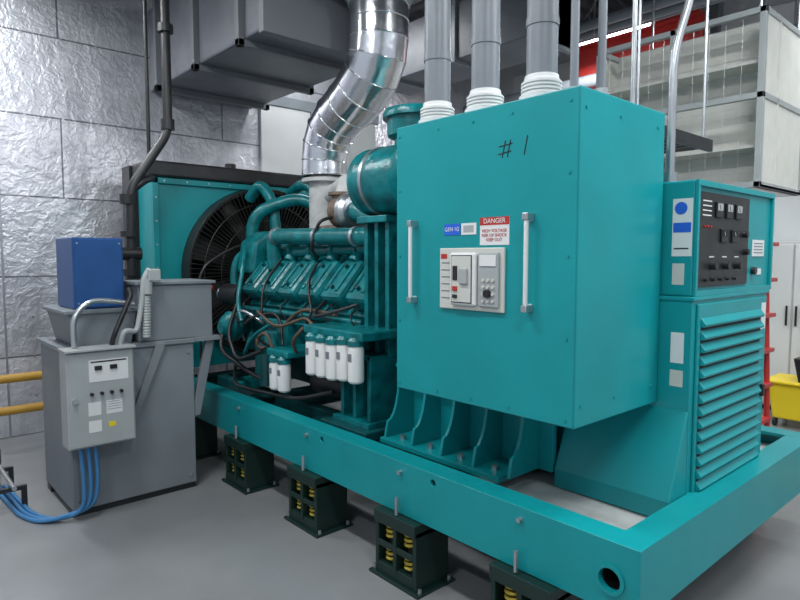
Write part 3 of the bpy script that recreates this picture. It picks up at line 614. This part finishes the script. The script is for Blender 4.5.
boxes(cb,'warning_plates',[(-3.85,-3.8488,.98,1.05,.66,.74),(-3.85,-3.8488,1.08,1.17,.66,.74),(-3.85,-3.8488,.98,1.05,.56,.63)],WHITE)
cyls(cb,'push_buttons',[((-3.85,1.0+.055*i,.79),(-3.83,1.0+.055*i,.79),.010) for i in range(4)],BLACK,14)
boxes(cb,'legend_lines',[(-3.849,-3.8480,1.085,1.165,.73-.015*i,.733-.015*i) for i in range(4)],GREY)
box(cb,'warning_sticker',-3.85,-3.8485,1.09,1.13,.58,.61,YEL,0)
cyl(cb,'latch',(-3.85,.91,.76),(-3.83,.91,.76),.014,STEEL)
fl=G('flexible_metal_conduit',(-4.0,1.2,1.05))
tube(fl,'loop_a',[(-3.95,.94,1.06),(-3.95,.94,1.25),(-3.98,1.05,1.34),(-3.98,1.2,1.32),(-3.99,1.3,1.30)],.016,STEEL,.1)
tube(fl,'loop_b',[(-3.95,1.2,1.06),(-3.93,1.22,1.15),(-3.95,1.30,1.12),(-3.97,1.34,1.28),(-3.97,1.36,1.46),(-3.98,1.40,1.52)],.017,LGREY,.08)
tube(fl,'loop_c',[(-3.95,1.15,1.06),(-3.93,1.16,1.12),(-3.97,1.28,1.36),(-3.99,1.27,1.40)],.015,BLACK,.08)
pf=[];h=0
while h<.26: pf+=[(h,.024),(h+.005,.028),(h+.012,.028),(h+.017,.024)]; h+=.018
lathe(fl,'ribbed_sleeve',pf,(-3.98,1.37,1.08),(-3.98,1.38,1.5),LGREY,20)
cyl(fl,'fitting',(-3.98,1.38,1.36),(-3.98,1.38,1.46),.035,LGREY)
box(fl,'junction_fitting',-4.0,-3.94,1.38,1.46,1.44,1.52,LGREY,.01)
bh=G('blue_hose_bundle',(-3.95,.95,0))
for i in range(3):
    tube(bh,'hose_%d'%i,[(-3.93,.95+.04*i,.468),(-3.92,.96+.04*i,.25),(-3.94,.96+.03*i,.06+.01*i),(-4.05,.82-.03*i,.013),(-4.25,.74-.03*i,.013),(-4.9,.70-.03*i,.013)],.013,BHOSE,.12,3)
r=G('blue_hose_bundle.001',(-4.6,1.85,.6))
for i in range(3):
    tube(r,'hose_%d'%i,[(-4.55,1.90,.72),(-4.62+.02*i,1.84,.78+.03*i),(-4.85,1.8,.55),(-4.9,1.8-.03*i,.014),(-5.6,1.7,.014)],.014,BHOSE,.15,3)
yp=G('yellow_gas_pipe',(-5.7,.3,0))
for z in (.62,.36):
    cyl(yp,'pipe',(-5.7,-3.0,z),(-5.7,1.5,z),.035,YPIPE)
for y in (-1.5,1.2): boxes(yp,'stand_%d'%int(y*10),[(-5.76,-5.64,y-.015,y+.015,.565,.585),(-5.76,-5.64,y-.015,y+.015,.305,.325),(-5.78,-5.76,y-.015,y+.015,0,.66)],STEEL)
r=G('floor_pipe_rack',(-5.0,.6,0))
cyls(r,'rails',[((-5.6,.35+.16*i,.16),(-4.35,.35+.16*i,.16),.014) for i in range(3)],STEEL,10)
boxes(r,'stands',[(x,x+.03,.28,.75,.12,.145) for x in (-5.4,-4.9,-4.45)]+[(x,x+.03,y,y+.03,0,.12) for x in (-5.4,-4.9,-4.45) for y in (.28,.72)],BLACK)
cyls(r,'posts',[((-4.9,.28,0),(-4.9,.28,.4),.02)],BLACK,10)

# ---------------- aluminium framed plenum ----------------
pl=G('filter_plenum_enclosure',(-2.05,4.9,2.07))
px0,px1,py0,py1,pz0,pz1=-2.75,-1.50,4.6,5.5,2.07,3.27
t=.04; L=[]
for x in (px0,(px0+px1)/2-.02,px1-t):
    for y in (py0,py1-t): L.append((x,x+t,y,y+t,pz0,pz1))
for z in (pz0,(pz0+pz1)/2,pz1-t):
    for y in (py0,py1-t): L.append((px0,px1,y,y+t,z,z+t))
    for x in (px0,px1-t): L.append((x,x+t,py0,py1,z,z+t))
boxes(pl,'frame',L,LGREY,.002)
boxes(pl,'back_panels',[(px0,px1,py0+.3,py0+.31,pz0,pz1),(px0+.01,px0+.02,py0,py1,pz0,pz1)],TAN)
box(pl,'side_panel',px1-.02,px1-.01,py0+.03,py1-.03,pz0,pz1,TAN,0)
box(pl,'base_panel',px0,px1,py0,py1,pz0,pz0+.02,ALU,0)
W=[[(x,py0+.02,pz0),(x,py0+.02,pz1)] for x in [px0+.11*i for i in range(1,11)]]+[[(px0,py0+.02,z),(px1,py0+.02,z)] for z in [pz0+.11*i for i in range(1,11)]]
wires(pl,'wire_mesh',W,.0013,STEEL,1)
boxes(pl,'shelf',[(px0+.06,px1-.06,py0+.06,py0+.3,pz0+.28+.57*i,pz0+.30+.57*i) for i in range(2)],TAN)
cyls(pl,'threaded_rods',[((x,y,pz1-.02),(x,y,ZC),.01) for x in (px0+.05,px1-.05) for y in (py0+.05,py1-.05)],STEEL,8)

# ---------------- right background ----------------
rl=G('red_step_ladder',(-1.7,5.3,0))
for y in (5.1,5.45):
    cyls(rl,'rail',[((-1.64,y,0),(-1.72,y+.01,1.85),.022)],RED,10)
boxes(rl,'steps',[(-1.72,-1.62,5.1,5.46,.28*i,.28*i+.03) for i in range(1,7)],RED,.003)
cyls(rl,'back_legs',[((-2.2,5.12,0),(-1.72,5.12,1.8),.018),((-2.2,5.45,0),(-1.72,5.45,1.8),.018)],STEEL,10)
mb=G('mop_bucket',(-1.45,6.5,0))
ox,oy=.05,.3
prism(mb,'bucket',[(-1.95+ox,.08),(-1.55+ox,.08),(-1.5+ox,.42),(-2.0+ox,.42)],'Y',6.1+oy,6.5+oy,YEL,.02)
boxes(mb,'rim',[(-2.03+ox,-1.47+ox,6.07+oy,6.53+oy,.41,.44)],YEL,.01)
prism(mb,'wringer',[(-1.75+ox,.42),(-1.52+ox,.42),(-1.50+ox,.66),(-1.80+ox,.66)],'Y',6.12+oy,6.48+oy,BLACK,.01)
cyls(mb,'casters',[((x+ox,y+oy,.04),(x+ox+.03,y+oy,.04),.04) for x in (-1.95,-1.6) for y in (6.15,6.45)],BLACK,14)
tube(mb,'wringer_lever',[(-1.6+ox,6.3+oy,.6),(-1.6+ox,6.3+oy,.95),(-1.75+ox,6.3+oy,1.0)],.013,YEL,.05)
wb2=G('storage_cabinet',(-1.9,7.2,0))
box(wb2,'body',-2.6,-1.3,7.05,7.56,.05,1.75,PALE,.006)
boxes(wb2,'doors',[(-2.58,-1.96,7.03,7.05,.08,1.72),(-1.94,-1.32,7.03,7.05,.08,1.72)],WHITE,.004)
boxes(wb2,'handles',[(-2.0,-1.985,7.01,7.03,.9,1.1),(-1.915,-1.9,7.01,7.03,.9,1.1),(-2.55,-1.35,7.1,7.5,0,.05)],BLACK)
fm=G('yellow_floor_marking',(-.8,4.9,0))
boxes(fm,'tape',[(-3.0,2.0,5.0,5.1,0,.003)],YEL)

# ---- curves -> meshes ----
bpy.context.view_layer.update()
dg=bpy.context.evaluated_depsgraph_get()
for o in [o for o in bpy.data.objects if o.type in('CURVE','FONT')]:
    me=bpy.data.meshes.new_from_object(o.evaluated_get(dg))
    n=bpy.data.objects.new(o.name+'_m',me); S.collection.objects.link(n)
    n.parent=o.parent; n.matrix_parent_inverse=o.matrix_parent_inverse.copy(); n.location=o.location; n.rotation_euler=o.rotation_euler
    nme=o.name; bpy.data.objects.remove(o); n.name=nme

# ---------------- camera ----------------
cam=bpy.data.cameras.new('camera'); co=bpy.data.objects.new('camera',cam); S.collection.objects.link(co)
co.location=(0,0,1.6); co.rotation_euler=(math.radians(90-4.1),0,math.radians(48.3)); cam.lens=27.45; cam.sensor_width=36
S.camera=co
